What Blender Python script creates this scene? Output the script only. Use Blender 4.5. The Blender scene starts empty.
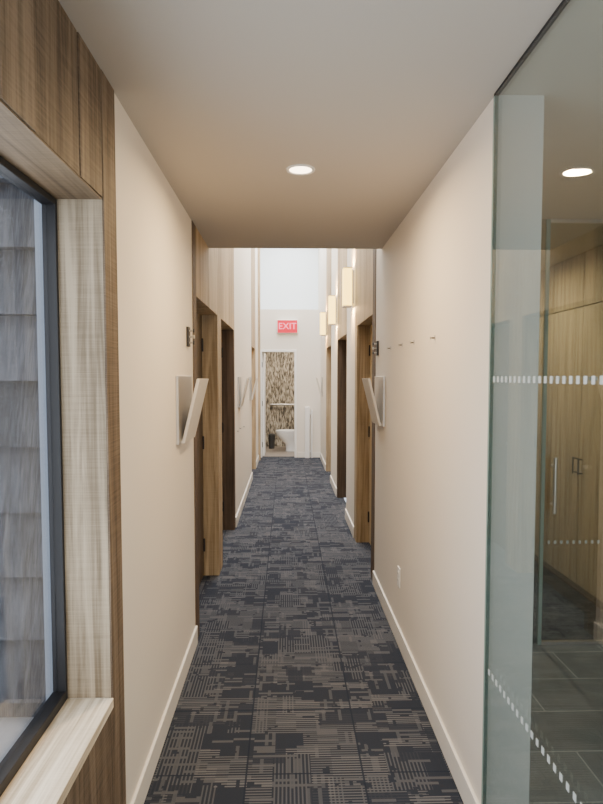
import bpy, bmesh, math, random
from mathutils import Vector, Matrix
random.seed(4)
scene = bpy.context.scene
COL = scene.collection

# ------------------------------------------------------------------ node helpers
def newmat(name):
    m = bpy.data.materials.new(name); m.use_nodes = True
    nt = m.node_tree
    b = nt.nodes['Principled BSDF']
    return m, nt, b
def setin(nt, sock, v):
    if isinstance(v, bpy.types.NodeSocket): nt.links.new(v, sock)
    else: sock.default_value = v
def M(nt, op, a, b=None, c=None):
    n = nt.nodes.new('ShaderNodeMath'); n.operation = op
    setin(nt, n.inputs[0], a)
    if b is not None: setin(nt, n.inputs[1], b)
    if c is not None: setin(nt, n.inputs[2], c)
    return n.outputs[0]
def mixc(nt, f, a, b, mode='MIX'):
    n = nt.nodes.new('ShaderNodeMix'); n.data_type = 'RGBA'; n.blend_type = mode
    setin(nt, n.inputs[0], f)
    setin(nt, n.inputs[6], a if isinstance(a, bpy.types.NodeSocket) else (*a, 1))
    setin(nt, n.inputs[7], b if isinstance(b, bpy.types.NodeSocket) else (*b, 1))
    return n.outputs[2]
def objco(nt):
    return nt.nodes.new('ShaderNodeTexCoord').outputs['Object']
def mapping(nt, v, scale=(1,1,1), rot=(0,0,0)):
    n = nt.nodes.new('ShaderNodeMapping'); nt.links.new(v, n.inputs[0])
    n.inputs['Scale'].default_value = scale; n.inputs['Rotation'].default_value = rot
    return n.outputs[0]
def noise(nt, v, scale, detail=3, dist=0.0, rough=.5):
    n = nt.nodes.new('ShaderNodeTexNoise'); nt.links.new(v, n.inputs['Vector'])
    n.inputs['Scale'].default_value = scale; n.inputs['Detail'].default_value = detail
    n.inputs['Distortion'].default_value = dist; n.inputs['Roughness'].default_value = rough
    return n.outputs['Fac']
def bump(nt, b, h, strength, dist=.002):
    n = nt.nodes.new('ShaderNodeBump'); n.inputs['Strength'].default_value = strength
    n.inputs['Distance'].default_value = dist
    nt.links.new(h, n.inputs['Height']); nt.links.new(n.outputs[0], b.inputs['Normal'])
def ramp(nt, f, stops):
    n = nt.nodes.new('ShaderNodeValToRGB'); nt.links.new(f, n.inputs[0])
    e = n.color_ramp.elements
    while len(e) < len(stops): e.new(.5)
    for i, (p, c) in enumerate(stops):
        e[i].position = p; e[i].color = (*c, 1)
    return n.outputs[0]

def plain(name, col, rough=.5, metal=0., nscale=60, nstr=.05, var=.04):
    m, nt, b = newmat(name)
    v = objco(nt)
    f = noise(nt, v, nscale, 2)
    c = mixc(nt, f, tuple(max(0, x*(1-var)) for x in col), tuple(x*(1+var) for x in col))
    nt.links.new(c, b.inputs['Base Color'])
    b.inputs['Roughness'].default_value = rough; b.inputs['Metallic'].default_value = metal
    bump(nt, b, f, nstr)
    return m
def emis(name, col, s):
    m, nt, b = newmat(name)
    b.inputs['Base Color'].default_value = (*col, 1)
    b.inputs['Emission Color'].default_value = (*col, 1)
    b.inputs['Emission Strength'].default_value = s
    return m
def wood(name, dark, light, axis='Z', saw=.25, rough=.65, r0=.36, r1=.68):
    m, nt, b = newmat(name)
    v = objco(nt)
    g = nt.nodes.new('ShaderNodeNewGeometry')
    isl = g.outputs['Random Per Island']
    comb = nt.nodes.new('ShaderNodeCombineXYZ')
    k = M(nt, 'MULTIPLY', isl, 13.0)
    for i in range(3): nt.links.new(k, comb.inputs[i])
    add = nt.nodes.new('ShaderNodeVectorMath'); add.operation = 'ADD'
    nt.links.new(v, add.inputs[0]); nt.links.new(comb.outputs[0], add.inputs[1])
    v2 = add.outputs[0]
    sc = {'Z': (14, 14, .7), 'Y': (14, .7, 14), 'X': (.7, 14, 14)}[axis]
    n1 = noise(nt, mapping(nt, v2, sc), 1.6, 5, .8, .6)
    sc2 = {'Z': (160, 160, 3), 'Y': (160, 3, 160), 'X': (3, 160, 160)}[axis]
    n2 = noise(nt, mapping(nt, v2, sc2), 1.0, 3)
    sc3 = {'Z': (6, 6, 330), 'Y': (6, 330, 6), 'X': (330, 6, 6)}[axis]
    n3 = noise(nt, mapping(nt, v2, sc3), 1.0, 1)
    f = M(nt, 'ADD', M(nt, 'MULTIPLY', n1, .8), M(nt, 'MULTIPLY', n2, .25))
    f = M(nt, 'ADD', f, M(nt, 'MULTIPLY', M(nt, 'SUBTRACT', n3, .5), saw))
    f = M(nt, 'ADD', f, M(nt, 'MULTIPLY', M(nt, 'SUBTRACT', isl, .5), .16))
    c = ramp(nt, f, [(r0, dark), (r1, light)])
    nt.links.new(c, b.inputs['Base Color'])
    b.inputs['Roughness'].default_value = rough
    b.inputs['Specular IOR Level'].default_value = .3
    h = M(nt, 'ADD', n2, M(nt, 'MULTIPLY', n3, saw*3))
    bump(nt, b, h, .35)
    return m

# ------------------------------------------------------------------ materials
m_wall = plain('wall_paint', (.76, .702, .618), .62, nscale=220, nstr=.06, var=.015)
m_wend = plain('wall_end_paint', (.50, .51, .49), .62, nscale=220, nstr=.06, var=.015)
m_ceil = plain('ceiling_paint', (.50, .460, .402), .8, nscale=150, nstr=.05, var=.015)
m_base = plain('baseboard_paint', (.80, .76, .69), .4)
m_oak = wood('oak_veneer', (.25, .175, .095), (.52, .40, .25), saw=.08, r0=.38, r1=.64)
m_oakd = wood('oak_rough_sawn_dark', (.085, .058, .037), (.27, .20, .135), saw=.25, r0=.38, r1=.68)
m_oaku = wood('oak_rough_sawn_head', (.085, .058, .034), (.23, .165, .10), axis='Y', saw=.2)
m_oakj = wood('oak_rough_sawn_jamb', (.17, .128, .08), (.43, .35, .245), saw=.12, r0=.38, r1=.63)
m_sill = wood('oak_sill_sunlit', (.52, .42, .29), (.92, .82, .66), axis='Y', saw=.06, r0=.40, r1=.60)  # daylight falling on the sill is put into its pale colour
m_brown = wood('walnut_trim', (.05, .032, .02), (.13, .085, .052), saw=.1)
m_black = plain('black_aluminium', (.010, .010, .012), .55, .0)
m_dark = plain('dark_door', (.085, .058, .038), .5)
m_tan = plain('tan_door_and_lit_room', (.62, .48, .28), .5)  # door colour; also painted in for a lit room on the right
m_steel = plain('brushed_steel', (.56, .54, .51), .38, 1.0)
m_white = plain('white_plastic', (.82, .81, .79), .4)
m_beige = plain('grey_beige_plastic', (.64, .60, .54), .45)
m_porc = plain('porcelain', (.88, .88, .86), .12)
m_gedge = plain('glass_green_edge', (.27, .36, .32), .25)
m_dot = plain('frosted_film', (.46, .50, .49), .7)
m_conc = plain('concrete', (.62, .63, .65), .8, nscale=20, nstr=.3, var=.12)
m_bin = plain('bin_plastic', (.05, .048, .045), .4)
m_refl = plain('reflection_strip_tone', (.42, .48, .56), .6)  # pale tone painted in for a reflection on the window pane

def glassmat(name, tint, F0=.045):
    m, nt, b = newmat(name)
    nt.nodes.remove(b)
    out = [n for n in nt.nodes if n.type == 'OUTPUT_MATERIAL'][0]
    g = nt.nodes.new('ShaderNodeNewGeometry')
    d = nt.nodes.new('ShaderNodeVectorMath'); d.operation = 'DOT_PRODUCT'
    nt.links.new(g.outputs['Normal'], d.inputs[0]); nt.links.new(g.outputs['Incoming'], d.inputs[1])
    c = M(nt, 'ABSOLUTE', d.outputs['Value'])
    p = M(nt, 'POWER', M(nt, 'SUBTRACT', 1.0, c), 5.0)
    F = M(nt, 'ADD', M(nt, 'MULTIPLY', p, 1-F0), F0)
    t = nt.nodes.new('ShaderNodeBsdfTransparent'); t.inputs[0].default_value = (*tint, 1)
    gl = nt.nodes.new('ShaderNodeBsdfGlossy'); gl.inputs['Roughness'].default_value = 0.0
    mx = nt.nodes.new('ShaderNodeMixShader')
    nt.links.new(F, mx.inputs[0]); nt.links.new(t.outputs[0], mx.inputs[1]); nt.links.new(gl.outputs[0], mx.inputs[2])
    nt.links.new(mx.outputs[0], out.inputs['Surface'])
    return m
m_glass = glassmat('partition_glass', (.905, .945, .93), .125)
m_wglass = glassmat('window_glass', (.97, .97, .98), .03)

# carpet -------------------------------------------------------------
m_carpet, nt, b = newmat('carpet_tile_pattern')
v = objco(nt)
sp = nt.nodes.new('ShaderNodeSeparateXYZ'); nt.links.new(v, sp.inputs[0])
X, Y = sp.outputs[0], sp.outputs[1]
def cell(sx, sy, ox, oy, scale, detail=1):
    cx = M(nt, 'MULTIPLY', M(nt, 'FLOOR', M(nt, 'DIVIDE', X, sx)), sx)
    cy = M(nt, 'MULTIPLY', M(nt, 'FLOOR', M(nt, 'DIVIDE', Y, sy)), sy)
    cb = nt.nodes.new('ShaderNodeCombineXYZ')
    nt.links.new(M(nt, 'ADD', cx, ox), cb.inputs[0]); nt.links.new(M(nt, 'ADD', cy, oy), cb.inputs[1])
    return noise(nt, cb.outputs[0], scale, detail)
def wcell(sx, sy, ox, oy):     # white noise per rectangular cell
    cb = nt.nodes.new('ShaderNodeCombineXYZ')
    nt.links.new(M(nt, 'FLOOR', M(nt, 'DIVIDE', M(nt, 'ADD', X, ox), sx)), cb.inputs[0])
    nt.links.new(M(nt, 'FLOOR', M(nt, 'DIVIDE', M(nt, 'ADD', Y, oy), sy)), cb.inputs[1])
    cb.inputs[2].default_value = ox*7.3+oy*3.1
    wn = nt.nodes.new('ShaderNodeTexWhiteNoise'); wn.noise_dimensions = '3D'
    nt.links.new(cb.outputs[0], wn.inputs['Vector'])
    return wn.outputs['Value']
def fr(c, p, th):
    return M(nt, 'GREATER_THAN', M(nt, 'FRACT', M(nt, 'DIVIDE', c, p)), th)
LT = lambda a, t: M(nt, 'LESS_THAN', a, t)
MUL = lambda a, b_: M(nt, 'MULTIPLY', a, b_)
INV = lambda a: M(nt, 'SUBTRACT', 1.0, a)
sH = fr(Y, .0150, .55)      # thin lines running across the corridor
sV = fr(X, .0150, .58)
bigH = LT(wcell(.229, .152, .16, .03), .60)
bigV = LT(wcell(.152, .229, .21, .11), .24)
midH = LT(wcell(.229, .060, .05, .07), .30)
midV = LT(wcell(.060, .152, .09, .02), .14)
drk = LT(wcell(.152, .090, .31, .17), .17)
drk2 = LT(wcell(.075, .180, .37, .29), .13)
thin = LT(wcell(.090, .0150, .41, .19), .15)
thinv = LT(wcell(.0150, .090, .47, .23), .07)
w = MUL(MUL(bigH, sH), .70)
w = M(nt, 'MAXIMUM', w, MUL(MUL(midH, sH), 1.0))
w = M(nt, 'MAXIMUM', MUL(w, INV(bigV)), MUL(MUL(bigV, sV), .55))
w = M(nt, 'MAXIMUM', w, MUL(MUL(midV, sV), .50))
w = MUL(w, INV(MUL(drk, .85)))
w = MUL(w, INV(MUL(drk2, .85)))
w = M(nt, 'MAXIMUM', w, MUL(thin, .52))
w = M(nt, 'MAXIMUM', w, MUL(thinv, .42))
jit = cell(.014, .014, 5, 15, 16, 3)
w = MUL(w, M(nt, 'GREATER_THAN', jit, .37))
fine = noise(nt, v, 420, 2)
w = M(nt, 'MULTIPLY', w, M(nt, 'ADD', M(nt, 'MULTIPLY', fine, .9), .40))
w = M(nt, 'ADD', w, .075)
TS = .457
def seam(c, o): 
    f = M(nt, 'FRACT', M(nt, 'DIVIDE', M(nt, 'ADD', c, o), TS))
    return M(nt, 'GREATER_THAN', M(nt, 'ABSOLUTE', M(nt, 'SUBTRACT', f, .5)), .492)
sm = M(nt, 'MAXIMUM', seam(X, .16), seam(Y, 0.))
w = M(nt, 'MULTIPLY', w, M(nt, 'SUBTRACT', 1.0, M(nt, 'MULTIPLY', sm, .9)))
blue = mixc(nt, noise(nt, v, 2.3, 2), (.012, .0175, .031), (.020, .0255, .039))
c = mixc(nt, w, blue, (.142, .142, .149))
nt.links.new(c, b.inputs['Base Color']); b.inputs['Roughness'].default_value = .95
b.inputs['Specular IOR Level'].default_value = .15
bump(nt, b, fine, .6, .004)

# slate tile -----------------------------------------------------------
def tilemat(name, c1, c2, grout, w, h):
    m, nt, b = newmat(name)
    v = objco(nt)
    br = nt.nodes.new('ShaderNodeTexBrick'); nt.links.new(v, br.inputs['Vector'])
    br.inputs['Scale'].default_value = 1; br.inputs['Brick Width'].default_value = w
    br.inputs['Row Height'].default_value = h; br.inputs['Mortar Size'].default_value = .004
    br.inputs['Color1'].default_value = (*c1, 1); br.inputs['Color2'].default_value = (*c2, 1)
    br.inputs['Mortar'].default_value = (*grout, 1)
    n = noise(nt, v, 9, 5)
    c = mixc(nt, .35, br.outputs[0], n, 'OVERLAY')
    nt.links.new(c, b.inputs['Base Color']); b.inputs['Roughness'].default_value = .45
    return m
m_tile = tilemat('slate_tile', (.12, .14, .155), (.16, .18, .195), (.30, .33, .35), .6, .3)
m_btile = tilemat('bath_floor_tile', (.24, .205, .17), (.28, .24, .20), (.2, .18, .16), .3, .3)

# shingles
m_sh, nt, b = newmat('weathered_shingle')
v = objco(nt); isl = nt.nodes.new('ShaderNodeNewGeometry').outputs['Random Per Island']
n1 = noise(nt, mapping(nt, v, (210, 30, 8)), 1, 3)
n2 = noise(nt, mapping(nt, v, (30, 9, 4)), 1, 3)
f = M(nt, 'ADD', M(nt, 'MULTIPLY', n1, .5), M(nt, 'MULTIPLY', n2, .5))
f = M(nt, 'ADD', f, M(nt, 'MULTIPLY', M(nt, 'SUBTRACT', isl, .5), .14))
c = ramp(nt, f, [(.37, (.062, .069, .082)), (.65, (.18, .19, .215))])
nt.links.new(c, b.inputs['Base Color']); b.inputs['Roughness'].default_value = .85
bump(nt, b, n1, .8, .004)

# wallpaper
m_wp, nt, b = newmat('bamboo_wallpaper')
v = objco(nt)
n1 = noise(nt, mapping(nt, v, (34, 1, 7), (0, math.radians(14), 0)), 1, 2, .6)
n2 = noise(nt, mapping(nt, v, (34, 1, 6), (0, math.radians(-16), 0)), 1.3, 2, .6)
f = M(nt, 'MAXIMUM', n1, n2)
c = ramp(nt, f, [(.49, (.09, .075, .055)), (.56, (.36, .31, .23)), (.66, (.60, .54, .43))])
nt.links.new(c, b.inputs['Base Color']); b.inputs['Roughness'].default_value = .7

# sconce shade
m_shade, nt, b = newmat('sconce_shade')
v = objco(nt)
n1 = noise(nt, mapping(nt, v, (50, 50, 3)), 1, 3)
c = mixc(nt, n1, (1.0, .56, .07), (1.0, .74, .18))
nt.links.new(c, b.inputs['Emission Color'])
b.inputs['Base Color'].default_value = (.5, .36, .15, 1)
b.inputs['Emission Strength'].default_value = 5.5
m_lamp = emis('lamp_lens', (1.0, .80, .55), 9)
m_signbg = emis('exit_sign_face', (1.0, .0, .035), .8)
m_signbg.node_tree.nodes['Principled BSDF'].inputs['Base Color'].default_value = (.35, .0, .02, 1)
m_signtx = emis('exit_sign_letters', (1.0, .18, .28), 1.3)

# ------------------------------------------------------------------ mesh helpers
class MB:
    def __init__(s): s.v = []; s.f = []; s.mi = []; s.mats = []
    def mat(s, m):
        if m not in s.mats: s.mats.append(m)
        return s.mats.index(m)
    def box(s, x0, x1, y0, y1, z0, z1, m, xf=None):
        n = len(s.v); k = s.mat(m)
        vs = [(x0,y0,z0),(x1,y0,z0),(x1,y1,z0),(x0,y1,z0),(x0,y0,z1),(x1,y0,z1),(x1,y1,z1),(x0,y1,z1)]
        if xf: vs = [tuple(xf @ Vector(p)) for p in vs]
        s.v += vs
        for f in [(0,3,2,1),(4,5,6,7),(0,1,5,4),(1,2,6,5),(2,3,7,6),(3,0,4,7)]:
            s.f.append(tuple(n+i for i in f)); s.mi.append(k)
        return s
    def cyl(s, c, r, h, axis, m, seg=24, r2=None):
        n = len(s.v); k = s.mat(m); r2 = r if r2 is None else r2
        for j, (t, rr) in enumerate(((0, r), (h, r2))):
            for i in range(seg):
                a = 2*math.pi*i/seg; p, q = rr*math.cos(a), rr*math.sin(a)
                o = {'Z': (p, q, t), 'Y': (q, t, p), 'X': (t, p, q)}[axis]
                s.v.append((c[0]+o[0], c[1]+o[1], c[2]+o[2]))
        for i in range(seg):
            j = (i+1) % seg
            s.f.append((n+i, n+j, n+seg+j, n+seg+i)); s.mi.append(k)
        s.f.append(tuple(n+i for i in reversed(range(seg)))); s.mi.append(k)
        s.f.append(tuple(n+seg+i for i in range(seg))); s.mi.append(k)
        return s
    def loft(s, rings, m, seg=32):
        n = len(s.v); k = s.mat(m)
        for (cx, cy, cz, rx, ry) in rings:
            for i in range(seg):
                a = 2*math.pi*i/seg
                s.v.append((cx+rx*math.cos(a), cy+ry*math.sin(a), cz))
        for r in range(len(rings)-1):
            for i in range(seg):
                j = (i+1) % seg; a0 = n+r*seg
                s.f.append((a0+i, a0+j, a0+seg+j, a0+seg+i)); s.mi.append(k)
        s.f.append(tuple(n+i for i in reversed(range(seg)))); s.mi.append(k)
        L = n+(len(rings)-1)*seg
        s.f.append(tuple(L+i for i in range(seg))); s.mi.append(k)
        return s
    def prism(s, poly, y0, y1, m):
        n = len(s.v); k = s.mat(m); L = len(poly)
        for y in (y0, y1):
            for (x, z) in poly: s.v.append((x, y, z))
        s.f.append(tuple(n+i for i in range(L))); s.mi.append(k)
        s.f.append(tuple(n+L+i for i in reversed(range(L)))); s.mi.append(k)
        for i in range(L):
            j = (i+1) % L
            s.f.append((n+j, n+i, n+L+i, n+L+j)); s.mi.append(k)
        return s
    def make(s, name, parent=None, bevel=0, smooth=False, center=True):
        me = bpy.data.meshes.new(name)
        c = Vector((0, 0, 0))
        if center:
            lo = Vector([min(p[i] for p in s.v) for i in range(3)]); hi = Vector([max(p[i] for p in s.v) for i in range(3)])
            c = (lo+hi)/2
        me.from_pydata([tuple(Vector(p)-c) for p in s.v], [], s.f)
        for m in s.mats: me.materials.append(m)
        for p, k in zip(me.polygons, s.mi): p.material_index = k
        bm = bmesh.new(); bm.from_mesh(me); bmesh.ops.recalc_face_normals(bm, faces=bm.faces); bm.to_mesh(me); bm.free()
        if smooth:
            for p in me.polygons: p.use_smooth = True
            try: me.set_sharp_from_angle(angle=math.radians(40))
            except Exception: pass
        o = bpy.data.objects.new(name, me); COL.objects.link(o)
        o.location = c
        if parent:
            o.parent = parent; o.location = c-parent.location
        if bevel:
            bv = o.modifiers.new('bevel', 'BEVEL'); bv.width = bevel; bv.segments = 2; bv.limit_method = 'ANGLE'
        return o
def empty(name, loc):
    e = bpy.data.objects.new(name, None); COL.objects.link(e); e.location = loc; e.empty_display_size = .1
    return e
def boards_y(mb, xa, xb, y0, y1, z0, z1, m, wdt=.14, gap=.0015):
    n = max(1, round((y1-y0)/wdt)); w = (y1-y0)/n
    for i in range(n):
        mb.box(xa, xb, y0+i*w+gap, y0+(i+1)*w-gap, z0, z1, m)

XL, XR, H = -.535, .655, 2.435
TOP = 4.5; DH = 2.03
XLo, XRo = -.70, .81
# ------------------------------------------------------------------ floors
MB().box(XLo, XRo-.075, -3, 11.85, -.1, 0, m_carpet).box(XRo-.075, 2.5, 3.42, 7, -.1, 0, m_carpet).make('floor', center=False)
MB().box(XRo-.075, 2.5, -3, 3.42, -.1, 0, m_tile).make('floor_tile', center=False)
MB().box(-.9, 1.2, 11.85, 13.75, -.1, 0, m_btile).make('floor_bathroom', center=False)

# ------------------------------------------------------------------ ceilings
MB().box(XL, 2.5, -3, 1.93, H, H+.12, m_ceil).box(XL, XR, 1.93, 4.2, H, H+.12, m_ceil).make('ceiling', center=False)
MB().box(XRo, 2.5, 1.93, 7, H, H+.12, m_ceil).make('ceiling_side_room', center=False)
MB().box(XL, XR, 4.1, 4.2, H+.12, TOP, m_wall).make('wall_soffit_upstand')
mb = MB()
mb.box(XLo, -.38, 4.1, 12.7, TOP, TOP+.1, m_wall).box(.50, XRo, 4.1, 12.7, TOP, TOP+.1, m_wall)
mb.box(-.38, .50, 4.1, 4.6, TOP, TOP+.1, m_wall).box(-.38, .50, 12.2, 12.7, TOP, TOP+.1, m_wall)
mb.make('ceiling_upper')
e = empty('skylight', (.06, 8.4, TOP+.12))
mb = MB()
mb.box(-.42, -.38, 4.6, 12.2, TOP+.1, TOP+.2, m_black).box(.50, .54, 4.6, 12.2, TOP+.1, TOP+.2, m_black)
for yy in (4.6, 6.5, 8.4, 10.3, 12.16): mb.box(-.38, .5, yy, yy+.04, TOP+.1, TOP+.2, m_black)
mb.make('skylight_frame', e)
MB().box(-.38, .5, 4.6, 12.2, TOP+.14, TOP+.15, m_wglass).make('skylight_pane', e)

# ------------------------------------------------------------------ left wall
wl = MB()
wl.box(XLo, XL, 1.93, 3.47, 0, H+.12, m_wall)
wl.box(XLo, XL, 6.2, 9.2, 0, TOP, m_wall).box(XLo, XL, 10.35, 11.85, 0, TOP, m_wall)
wl.box(XLo, XL, 11.85, 12.7, 2.7, TOP, m_wall)
wl.box(XLo, XL, -3, -.3, 0, H+.12, m_wall)
wl.box(XLo, XL-.02, -.3, 1.93, 0, .545, m_wall).box(XLo, XL-.02, -.3, 1.93, 2.1, H+.12, m_wall)
wl.make('wall_left', center=False)
tl = MB(); tl.box(XLo, XL+.004, 3.47, 3.60, 0, H, m_brown).make('trim_1')
pl = MB()
boards_y(pl, XLo, XL+.003, 3.60, 4.1, DH, H, m_oak, .27)
boards_y(pl, XLo, XL+.003, 4.2, 6.2, DH, TOP, m_oak, .27)
pl.box(XLo, XL+.003, 4.1, 4.2, DH, H, m_oak)
pl.box(XLo, XL+.003, 4.68, 4.82, 0, DH, m_oak).box(XLo, XL+.003, 4.82, 4.95, 0, DH, m_oak)
boards_y(pl, XLo, XL+.003, 9.2, 10.35, DH, TOP, m_oak, .27)
pl.make('wall_panelling_left')
MB().box(XLo, XL+.003, 6.10, 6.2, 0, DH, m_brown).make('trim_2')
MB().box(XLo, XL+.006, 10.2, 10.35, 0, DH, m_oak).make('trim_3')
MB().box(XL, XL+.04, 11.3, 11.45, 0, TOP, m_oak).make('trim_4')

def door(name, side, y0, y1, mleaf, hinge_y, lever_y):
    s = -1 if side == 'L' else 1
    xa = (XL if side == 'L' else XR)
    xi = xa+s*.115; xo = xa+s*.155
    e = empty(name, (xi, (y0+y1)/2, DH/2))
    lo, hi = min(xi, xo), max(xi, xo)
    MB().box(lo, hi, y0+.004, y1-.004, .008, DH-.004, mleaf).make('leaf', e, bevel=.002)
    h = MB()
    for z in (.25, 1.05, 1.80):
        h.cyl((xi-s*.006, hinge_y, z-.05), .008, .10, 'Z', m_black, 12)
    h.make('hinges', e, smooth=True)
    l = MB()
    l.cyl((min(xi, xi-s*.012), lever_y, .98), .027, .012, 'X', m_steel, 24)
    l.cyl((min(xi-s*.012, xi-s*.045), lever_y, .98), .009, .033, 'X', m_steel, 16)
    d = 1 if hinge_y > lever_y else -1
    l.box(min(xi-s*.035, xi-s*.05), max(xi-s*.035, xi-s*.05), min(lever_y, lever_y+d*.11), max(lever_y, lever_y+d*.11), .971, .989, m_steel)
    l.make('lever_handle', e, smooth=True)
    return e
door('door_1', 'L', 3.60, 4.68, m_dark, 4.655, 3.70)
door('door_2', 'L', 4.95, 6.10, m_dark, 6.07, 5.05)
door('door_3', 'L', 9.2, 10.2, m_tan, 10.17, 9.3)
# ------------------------------------------------------------------ right wall
wr = MB()
wr.box(XR, XRo, 1.935, 4.45, 0, H+.12, m_wall)
wr.box(XR, XRo, 1.93, 1.935, 0, H, m_wend)
wr.box(XR, XRo, 5.78, 6.6, 0, TOP, m_wall).box(XR, XRo, 7.8, 8.9, 0, TOP, m_wall).box(XR, XRo, 10.0, 11.85, 0, TOP, m_wall)
wr.box(XR, XRo, 11.85, 12.7, 2.7, TOP, m_wall)
wr.make('wall_right', center=False)
MB().box(XR-.004, XRo, 4.45, 4.60, 0, TOP, m_brown).make('trim_5')
pr = MB()
boards_y(pr, XR-.003, XRo, 4.60, 5.78, DH, TOP, m_oak, .27)
pr.box(XR-.003, XRo, 5.6, 5.78, 0, DH, m_oak)
boards_y(pr, XR-.003, XRo, 6.6, 7.8, DH, TOP, m_oak, .27)
boards_y(pr, XR-.003, XRo, 8.9, 10.0, DH, TOP, m_oak, .27)
pr.make('wall_panelling_right')
MB().box(XR-.004, XRo, 7.72, 7.8, 0, DH, m_brown).make('trim_6')
MB().box(XR-.004, XRo, 9.93, 10.0, 0, DH, m_oak).make('trim_7')
door('door_4', 'R', 4.60, 5.60, m_tan, 5.57, 4.7)  # tan leaf paints in the lit room beyond this opening
door('door_5', 'R', 6.60, 7.72, m_dark, 7.69, 6.7)
door('door_6', 'R', 8.90, 9.93, m_dark, 9.9, 9.0)

def bb(name, segs, side):
    mb = MB(); t = .013
    for (a, b_) in segs:
        if side == 'L': mb.box(XL, XL+t, a, b_, 0, .105, m_base)
        else: mb.box(XR-t, XR, a, b_, 0, .105, m_base)
    mb.make(name, bevel=.003)
bb('baseboard_left', [(1.93, 3.47), (6.2, 9.2), (10.35, 11.3)], 'L')
bb('baseboard_right', [(1.93, 4.45), (5.78, 6.6), (7.8, 8.9), (10.0, 11.69)], 'R')

# ------------------------------------------------------------------ end wall + bathroom
DX0, DX1 = -.48, .15
we = MB()
we.box(XL, DX0-.04, 11.7, 11.85, 0, 2.86, m_wall).box(DX1+.04, XR, 11.7, 11.85, 0, 2.86, m_wall)
we.box(DX0-.04, DX1+.04, 11.7, 11.85, 2.09, 2.86, m_wall)
we.box(XL, XR, 11.85, 12.7, 2.76, 2.86, m_wall).box(XL, XR, 12.6, 12.7, 2.86, TOP, plain('upper_wall_skylit', (.76, .83, .88), .6))  # upper part is a white wall; skylight's blue is put into its colour
we.make('wall_end')
bw = MB()
bw.box(-.9, -.8, 11.85, 13.75, 0, 2.5, m_wp).box(1.1, 1.2, 11.85, 13.75, 0, 2.5, m_wp).box(-.8, 1.1, 13.6, 13.75, 0, 2.5, m_wp)
bw.make('wall_bathroom')
MB().box(-.9, 1.2, 11.85, 13.75, 2.5, 2.6, m_ceil).make('ceiling_bathroom')
MB().box(DX1+.06, XR-.013, 11.687, 11.70, 0, .105, m_base).make('baseboard_end')
e = empty('door_7', (DX0, 11.8, 1.0))
fr_ = MB()
fr_.box(DX0-.04, DX0, 11.685, 11.86, 0, 2.05, m_white).box(DX1, DX1+.04, 11.685, 11.86, 0, 2.05, m_white).box(DX0-.04, DX1+.04, 11.685, 11.86, 2.05, 2.09, m_white)
fr_.make('frame', e, bevel=.003)
MB().box(DX0+.002, DX0+.042, 11.87, 12.50, .01, 2.04, m_white).make('leaf', e, bevel=.002)
h = MB()
for z in (.25, 1.05, 1.80): h.box(DX0, DX0+.012, 11.70, 11.76, z-.05, z+.05, m_black)
h.make('hinges', e)
# exit sign
e = empty('exit_sign', (.015, 11.68, 2.53))
MB().box(-.185, .215, 11.635, 11.70, 2.40, 2.66, m_white).make('housing', e, bevel=.008)
MB().box(-.175, .205, 11.629, 11.636, 2.41, 2.65, m_signbg).make('face', e)
cu = bpy.data.curves.new('letters', 'FONT'); cu.body = 'EXIT'; cu.size = .17; cu.extrude = .002
cu.align_x = 'CENTER'; cu.align_y = 'CENTER'; cu.offset = .0005
to = bpy.data.objects.new('tmp', cu); COL.objects.link(to)
dg = bpy.context.evaluated_depsgraph_get(); me = bpy.data.meshes.new_from_object(to.evaluated_get(dg))
bpy.data.objects.remove(to)
me.materials.clear(); me.materials.append(m_signtx)
o = bpy.data.objects.new('letters', me); COL.objects.link(o); o.parent = e
o.rotation_euler = (math.pi/2, 0, 0); o.location = (0, 11.626-11.68, 0)

# toilet (faces -X)
TX = -.11; TY = 12.75
e = empty('toilet', (.2+TX, TY, .0))
t = MB(); ty_ = TY
t.loft([(.25+TX,ty_,0,.17,.10),(.25+TX,ty_,.05,.155,.095),(.23+TX,ty_,.15,.15,.09),(.18+TX,ty_,.26,.21,.14),(.14+TX,ty_,.36,.25,.18),(.14+TX,ty_,.395,.255,.185)], m_porc)
t.make('bowl', e, smooth=True)
MB().loft([(.14+TX,ty_,.397,.262,.19),(.14+TX,ty_,.415,.265,.192),(.14+TX,ty_,.44,.262,.19),(.14+TX,ty_,.448,.24,.17)], m_white).make('seat_lid', e, smooth=True)
MB().box(.36+TX, .54+TX, ty_-.21, ty_+.21, .38, .76, m_porc).box(.35+TX, .55+TX, ty_-.22, ty_+.22, .762, .80, m_porc).make('tank', e, bevel=.015)
MB().box(.34+TX, .50+TX, ty_-.10, ty_+.10, 0, .379, m_porc).make('base', e, bevel=.02)
MB().cyl((.40+TX, ty_-.235, .70), .012, .02, 'Y', m_steel).make('flush_lever', e)
# bin
e = empty('waste_bin', (-.33, 13.2, .2))
MB().loft([(-.33,13.2,0,.06,.06),(-.33,13.2,.26,.075,.075),(-.33,13.2,.29,.078,.078)], m_bin).make('body', e, smooth=True)
MB().loft([(-.33,13.2,.291,.08,.08),(-.33,13.2,.31,.078,.078),(-.33,13.2,.33,.045,.045)], m_bin).make('lid', e, smooth=True)
# grab bar
e = empty('grab_bar', (-.05, 13.55, .95))
g = MB().cyl((-.38, 13.54, .95), .018, .72, 'X', m_steel)
for x in (-.34, .30): g.cyl((x, 13.54, .95), .016, .06, 'Y', m_steel)
g.make('bar', e, smooth=True)
# slim white post unit by the end wall
e = empty('safety_gate_post', (.42, 11.6, .5))
MB().box(.35, .44, 11.58, 11.685, 0, .99, m_white).make('post', e, bevel=.008)
MB().box(.47, .50, 11.62, 11.685, 0, .93, m_white).box(.44, .47, 11.65, 11.68, .10, .14, m_white).box(.44, .47, 11.65, 11.68, .84, .88, m_white).make('bracket', e, bevel=.004)

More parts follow.
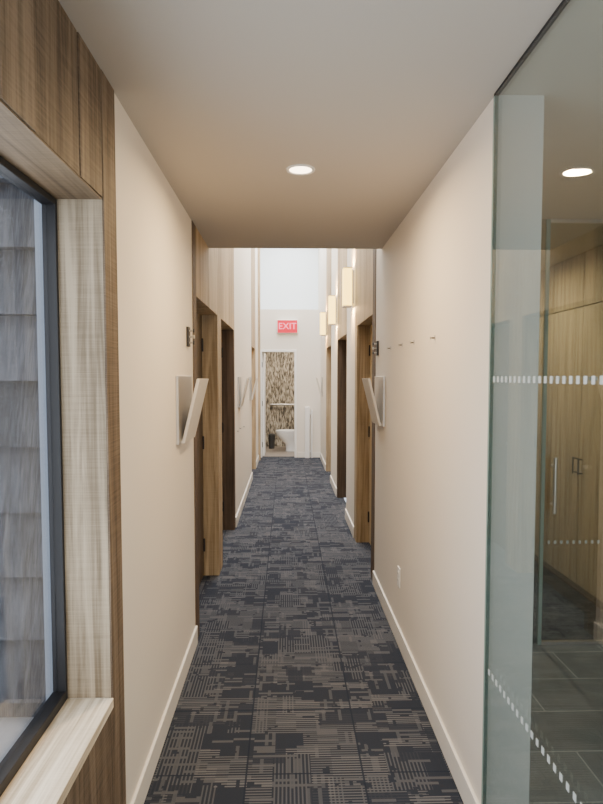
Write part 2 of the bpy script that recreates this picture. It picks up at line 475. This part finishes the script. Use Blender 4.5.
# ------------------------------------------------------------------ window zone (left)
WY0, WY1, WZ0, WZ1 = -.3, 1.80, .578, 2.07
cl = MB()
XW = XL+.004
edges = [-.3, -.02, .26, .54, .80, 1.02, 1.17, 1.33, 1.61, 1.80]
for i in range(len(edges)-1):
    dx = (.0, .004, .002)[i % 3]
    cl.box(XL-.02, XW-dx, edges[i]+.003, edges[i+1]-.003, WZ1+.002, H, m_oakd)
cl.box(XL-.02, XW, WY1+.001, 1.93, 0, H, m_oakd)
cl.box(XL-.02, XW, WY0, WY1, 0, WZ0-.033, m_oakd)
cl.make('window_surround_panelling')
wj = MB()
XFI = -.668
wj.box(XFI, XL-.001, WY1, WY1+.02, WZ0, WZ1+.02, m_oakj)
wj.box(XFI, XL-.001, WY0-.02, WY0, WZ0, WZ1, m_oakj)
wj.make('trim_8')
MB().box(XFI, XW-.005, WY0, WY1, WZ1-.003, WZ1+.001, m_oaku).box(XFI, XL-.021, WY0, WY1, WZ1+.001, WZ1+.03, m_oaku).make('trim_10')
MB().box(XFI, XW+.003, WY0, WY1, WZ0-.03, WZ0, m_sill).make('window_sill', bevel=.002)
e = empty('window_1', (-.69, .75, 1.3))
fb = MB()
a, b2 = -.706, XFI+.002
fb.box(a, b2, WY1-.012, WY1+.02, WZ0-.01, WZ1+.02, m_black).box(a, b2, WY0, WY0+.03, WZ0-.01, WZ1+.02, m_black)
fb.box(a, b2, WY0+.03, WY1-.012, WZ0-.01, WZ0+.028, m_black).box(a, b2, WY0+.03, WY1-.012, WZ1-.022, WZ1+.02, m_black)
fb.make('frame', e, bevel=.002)
MB().box(-.694, -.690, WY0+.03, WY1-.012, WZ0+.028, WZ1-.022, m_wglass).make('pane', e)

# exterior
sh = MB()
SY = 2.36
for r in range(-2, 12):
    zb = 2.036+.249*2-.249*(r+2)
    if zb < .25: continue
    x = -.93
    while x > -3.2:
        w_ = random.uniform(.34, .66)
        dz = random.uniform(-.003, .003); ty0 = random.uniform(0, .006)
        n = len(sh.v); k = sh.mat(m_sh)
        x0, x1 = x-w_+.003, x
        y_b, y_t = SY-.068-ty0, SY-.004
        zt = zb+.262
        sh.v += [(x0,y_b,zb+dz),(x1,y_b,zb+dz),(x1,SY,zb+dz),(x0,SY,zb+dz),(x0,y_t,zt),(x1,y_t,zt),(x1,SY,zt),(x0,SY,zt)]
        for f in [(0,3,2,1),(4,5,6,7),(0,1,5,4),(1,2,6,5),(2,3,7,6),(3,0,4,7)]:
            sh.f.append(tuple(n+i for i in f)); sh.mi.append(k)
        x -= w_
sh.box(-3.2, -.74, SY, SY+.12, .2, 2.9, m_sh)
sh.make('wall_exterior_shingles', center=False)
MB().box(-.93, -.74, SY-.072, SY, .2, 2.9, m_refl).make('window_reflection_strip')  # strip added to imitate the pale reflection in the window
MB().box(-6, -.74, -5, SY+.12, .1, .2, m_conc).make('ground_exterior')

# ------------------------------------------------------------------ back of lobby
bk = MB()
bk.box(XLo, .0, -3.1, -3, 0, H, m_wall).box(1.9, 2.5, -3.1, -3, 0, H, m_wall)
bk.box(0, 1.9, -3.1, -3, 0, .3, m_wall).box(0, 1.9, -3.1, -3, 2.2, H, m_wall)
bk.make('wall_back')
e = empty('added_fill_window', (.95, -3.05, 1.2))  # unseen window, added behind the camera to let in fill light
w2 = MB()
for x in (0, .93, 1.86): w2.box(x, x+.04, -3.08, -3.02, .3, 2.2, m_black)
w2.box(0, 1.9, -3.08, -3.02, .3, .34, m_black).box(0, 1.9, -3.08, -3.02, 2.16, 2.2, m_black)
w2.make('frame', e)

# ------------------------------------------------------------------ glass partition & side room
e = empty('glass_partition', (XR, 1.1, H/2))
GY0 = .25
MB().box(XR-.006, XR+.006, GY0, 1.918, .012, H-.008, m_glass).make('pane', e)
ge = MB()
ge.box(XR-.0065, XR+.0065, 1.918, 1.929, .012, H-.008, m_gedge)
ge.box(XR-.0065, XR+.0065, GY0-.003, GY0, .012, H-.008, m_gedge)
ge.make('polished_edges', e)
MB().box(XR-.0065, XR+.0065, GY0, 1.925, H-.008, H, m_black).box(XR-.010, XR+.010, GY0, 1.925, 0, .012, m_steel).make('channels', e)
dt = MB()
for z in (.605, 1.545):
    y = GY0+.02
    while y < 1.9:
        dt.box(XR-.0075, XR-.0065, y, y+.014, z-.009, z+.009, m_dot); y += .034
dt.make('manifestation_dots', e)
GY = 3.40
e = empty('glass_door', (1.9, GY, 1.2))
MB().box(1.475, 2.09, GY-.006, GY+.006, .02, H-.02, m_glass).make('pane', e)
MB().box(1.455, 1.475, GY-.009, GY+.009, 0, H-.001, m_gedge).box(1.475, 2.09, GY-.010, GY+.010, H-.02, H-.001, m_steel).box(1.475, 2.09, GY-.01, GY+.01, 0.001, .02, m_steel).make('edges', e)
hd = MB().cyl((1.515, GY-.05, .78), .011, .32, 'Z', m_steel)
for z in (.83, 1.05): hd.cyl((1.515, GY-.05, z), .008, .044, 'Y', m_steel)
hd.make('pull_handle', e, smooth=True)
dt = MB()
for z in (.605, 1.545):
    x = 1.50
    while x < 2.07:
        dt.box(x, x+.014, GY-.0075, GY-.0065, z-.010, z+.010, m_dot); x += .036
dt.make('manifestation_dots', e)
e = empty('glass_side_panel', (1.1, GY, 1.2))
MB().box(XRo, 1.45, GY-.006, GY+.006, .0, H-.001, m_glass).make('pane', e)

# closet wall
sw = MB()
sw.box(2.12, 2.5, -3, 7, 0, H, m_wall)
sw.box(XRo, 2.12, 6.9, 7, 0, H, m_wall)
sw.make('wall_side_room')
e = empty('closet', (2.1, 4.5, 1.2))
c = MB()
for (a_, b_) in ((3.45, 3.78), (3.78, 4.25), (4.25, 4.72), (4.72, 5.19), (5.19, 5.66), (5.66, 6.5)):
    c.box(2.095, 2.119, a_+.003, b_-.003, .06, 2.05, m_oak)
    c.box(2.095, 2.119, a_+.003, b_-.003, 2.058, H-.003, m_oak)
c.make('door_panels', e, bevel=.001)
MB().box(2.105, 2.119, 3.45, 6.5, 0, .058, m_brown).make('plinth', e)
h = MB()
for y_ in (4.21, 4.29, 5.15, 5.23):
    h.cyl((2.067, y_, .86), .006, .12, 'Z', m_black, 12)
    for z in (.87, .97): h.cyl((2.067, y_, z), .005, .028, 'X', m_black, 10)
h.make('pull_handles', e, smooth=True)

# ------------------------------------------------------------------ wall items
def pocket(side, y0, y1, z0=1.225, z1=1.56):
    s = 1 if side == 'L' else -1
    xa = XL if side == 'L' else XR
    e = empty('wall_file_holder', (xa, (y0+y1)/2, (z0+z1)/2))
    X_ = lambda d: xa+s*d
    MB().prism([(X_(0), z0), (X_(.014), z0), (X_(.014), z1), (X_(0), z1)], y0, y1, m_steel).make('back_plate', e, bevel=.002)
    MB().prism([(X_(.014), z0), (X_(.030), z0), (X_(.108), z1-.015), (X_(.092), z1-.015), (X_(.018), z0+.014), (X_(.014), z0+.014)], y0+.07, y1, m_beige).make('front_panel', e, bevel=.0015)
    return e
pocket('L', 2.92, 3.33); pocket('R', 4.00, 4.40)
pocket('L', 6.6, 6.98); pocket('L', 8.7, 9.05); pocket('R', 10.9, 11.25)

def signal(side, y, z):
    s = 1 if side == 'L' else -1
    xa = XL if side == 'L' else XR
    e = empty('wall_hook', (xa, y, z))
    m = MB()
    m.box(min(xa, xa+s*.012), max(xa, xa+s*.012), y-.03, y+.03, z-.052, z+.052, m_black)
    for dz in (-.032, 0, .032):
        m.cyl((min(xa+s*.012, xa+s*.032), y, z+dz), .005, .02, 'X', m_steel, 12)
        m.cyl((min(xa+s*.032, xa+s*.040), y, z+dz), .010, .008, 'X', m_black if dz else m_steel, 16)
    m.make('plate_and_pegs', e, smooth=False)
signal('L', 3.28, 1.77); signal('R', 4.33, 1.76)

def hook(x, y, z, s):
    m = MB(); m.cyl((min(x, x+s*.02), y, z), .003, .02, 'X', m_black, 8)
    m.box(min(x, x+s*.004), max(x, x+s*.004), y-.005, y+.005, z-.010, z+.012, m_steel)
    m.cyl((min(x+s*.018, x+s*.023), y, z), .006, .005, 'X', m_steel, 10)
    m.make('picture_hook')
for (y, z) in ((3.80, 1.735), (3.42, 1.735), (3.10, 1.73), (2.66, 1.725)): hook(XR, y, z, -1)
for (y, z) in ((6.45, .98), (6.8, .98), (7.4, .95)): hook(XL, y, z, 1)

e = empty('wall_outlet', (XR, 3.45, .39))
MB().box(XR-.006, XR, 3.415, 3.485, .333, .447, m_white).make('cover_plate', e, bevel=.002)
o_ = MB()
for z in (.37, .41):
    o_.cyl((XR-.008, 3.45, z), .017, .002, 'X', m_white, 20)
    o_.box(XR-.0085, XR-.008, 3.442, 3.444, z-.004, z+.006, m_black).box(XR-.0085, XR-.008, 3.456, 3.458, z-.004, z+.006, m_black)
o_.make('sockets', e)

# ------------------------------------------------------------------ lights
def area(name, loc, rot, sx, sy, power, col, spread=180):
    l = bpy.data.lights.new(name, 'AREA'); l.shape = 'RECTANGLE'; l.size = sx; l.size_y = sy
    l.energy = power; l.color = col; l.spread = math.radians(spread)
    o = bpy.data.objects.new(name, l); COL.objects.link(o); o.location = loc; o.rotation_euler = rot
    return o
def disk(name, loc, power, col, spread=170):
    o = area(name, loc, (0, 0, 0), .085, .085, power, col, spread); o.data.shape = 'DISK'
    return o

def sconce(y):
    e = empty('wall_sconce', (XR, y, 2.43))
    MB().box(XR-.02, XR-.001, y-.05, y+.05, 2.27, 2.59, m_steel).make('back_plate', e)
    MB().box(XR-.105, XR-.021, y-.06, y+.06, 2.25, 2.61, m_shade).make('shade', e, bevel=.004)
    MB().box(XR-.107, XR-.019, y-.062, y+.062, 2.24, 2.25, m_steel).box(XR-.107, XR-.019, y-.062, y+.062, 2.61, 2.62, m_steel).make('caps', e)
    for (z, rx) in ((2.235, 0), (2.625, math.pi)):
        o = area('sconce_lamp', (XR-.063, y, z), (rx, 0, 0), .075, .11, 9, (1., .60, .22))
        o.parent = e; o.location = (-.063, 0, z-2.43)
for y in (5.95, 7.95, 9.95): sconce(y)

def downlight(x, y):
    e = empty('recessed_downlight', (x, y, H))
    seg = 40; mb = MB(); k = mb.mat(m_white); n = 0
    prof = [(.062, -.001), (.060, -.006), (.049, -.005), (.046, 0.0)]
    for (r, z) in prof:
        for i in range(seg):
            a = 2*math.pi*i/seg; mb.v.append((x+r*math.cos(a), y+r*math.sin(a), H+z))
    for r in range(3):
        for i in range(seg):
            j = (i+1) % seg
            mb.f.append((r*seg+i, r*seg+j, (r+1)*seg+j, (r+1)*seg+i)); mb.mi.append(k)
    mb.make('trim_ring', e, smooth=True)
    MB().cyl((x, y, H-.003), .047, .0025, 'Z', m_lamp, 40).make('lens', e)
downlight(.06, 2.62)
downlight(.06, .2); downlight(.06, -1.6); downlight(1.45, 0.8); downlight(1.5, 4.6)  # all but the last are added out of view to house fill lamps

warm = (1., .70, .37)
ZL = H-.0045
disk('downlight_and_fill', (.06, 2.62, ZL), 25, warm)
disk('downlight_and_fill', (.06, .2, ZL), 7, (1., .78, .52))  # added fill lamp above the camera, out of view
disk('downlight_and_fill', (.06, -1.6, ZL), 12, warm)  # fill added behind the camera, standing for the lobby's light
disk('downlight_and_fill', (1.45, .8, ZL), 10, (1., .88, .72))  # unseen fill lamp, added on the far side of the glass
disk('side_room_lamp', (1.5, 4.6, ZL), 28, (1., .80, .55))
area('bathroom_lamp', (.1, 12.6, 2.48), (0, 0, 0), .3, .3, 36, (1., .86, .7))
area('skylight_daylight', (.06, 8.4, TOP+.05), (0, 0, 0), .85, 7.4, 345, (.92, .96, 1.))
area('lobby_fill_daylight', (.95, -2.98, 1.25), (math.radians(90), 0, 0), 1.8, 1.8, 70, (.86, .93, 1.))  # fill light added behind the camera, at the invented window
area('window_daylight', (-.74, .75, 1.35), (0, math.radians(-90), 0), 1.3, 1.9, 36, (.86, .93, 1.))

w = bpy.data.worlds.new('sky'); scene.world = w; w.use_nodes = True
bg = w.node_tree.nodes['Background']; bg.inputs[0].default_value = (.80, .88, 1., 1); bg.inputs[1].default_value = 1.6

# ------------------------------------------------------------------ camera
cam = bpy.data.cameras.new('camera'); co = bpy.data.objects.new('camera', cam); COL.objects.link(co)
co.location = (0, 0, 1.55); co.rotation_euler = (math.radians(90-3.2), 0, math.radians(-1.4))
cam.sensor_width = 36; cam.lens = 36*604/804; cam.clip_start = .02
cam.shift_y = 9.5/804
scene.camera = co
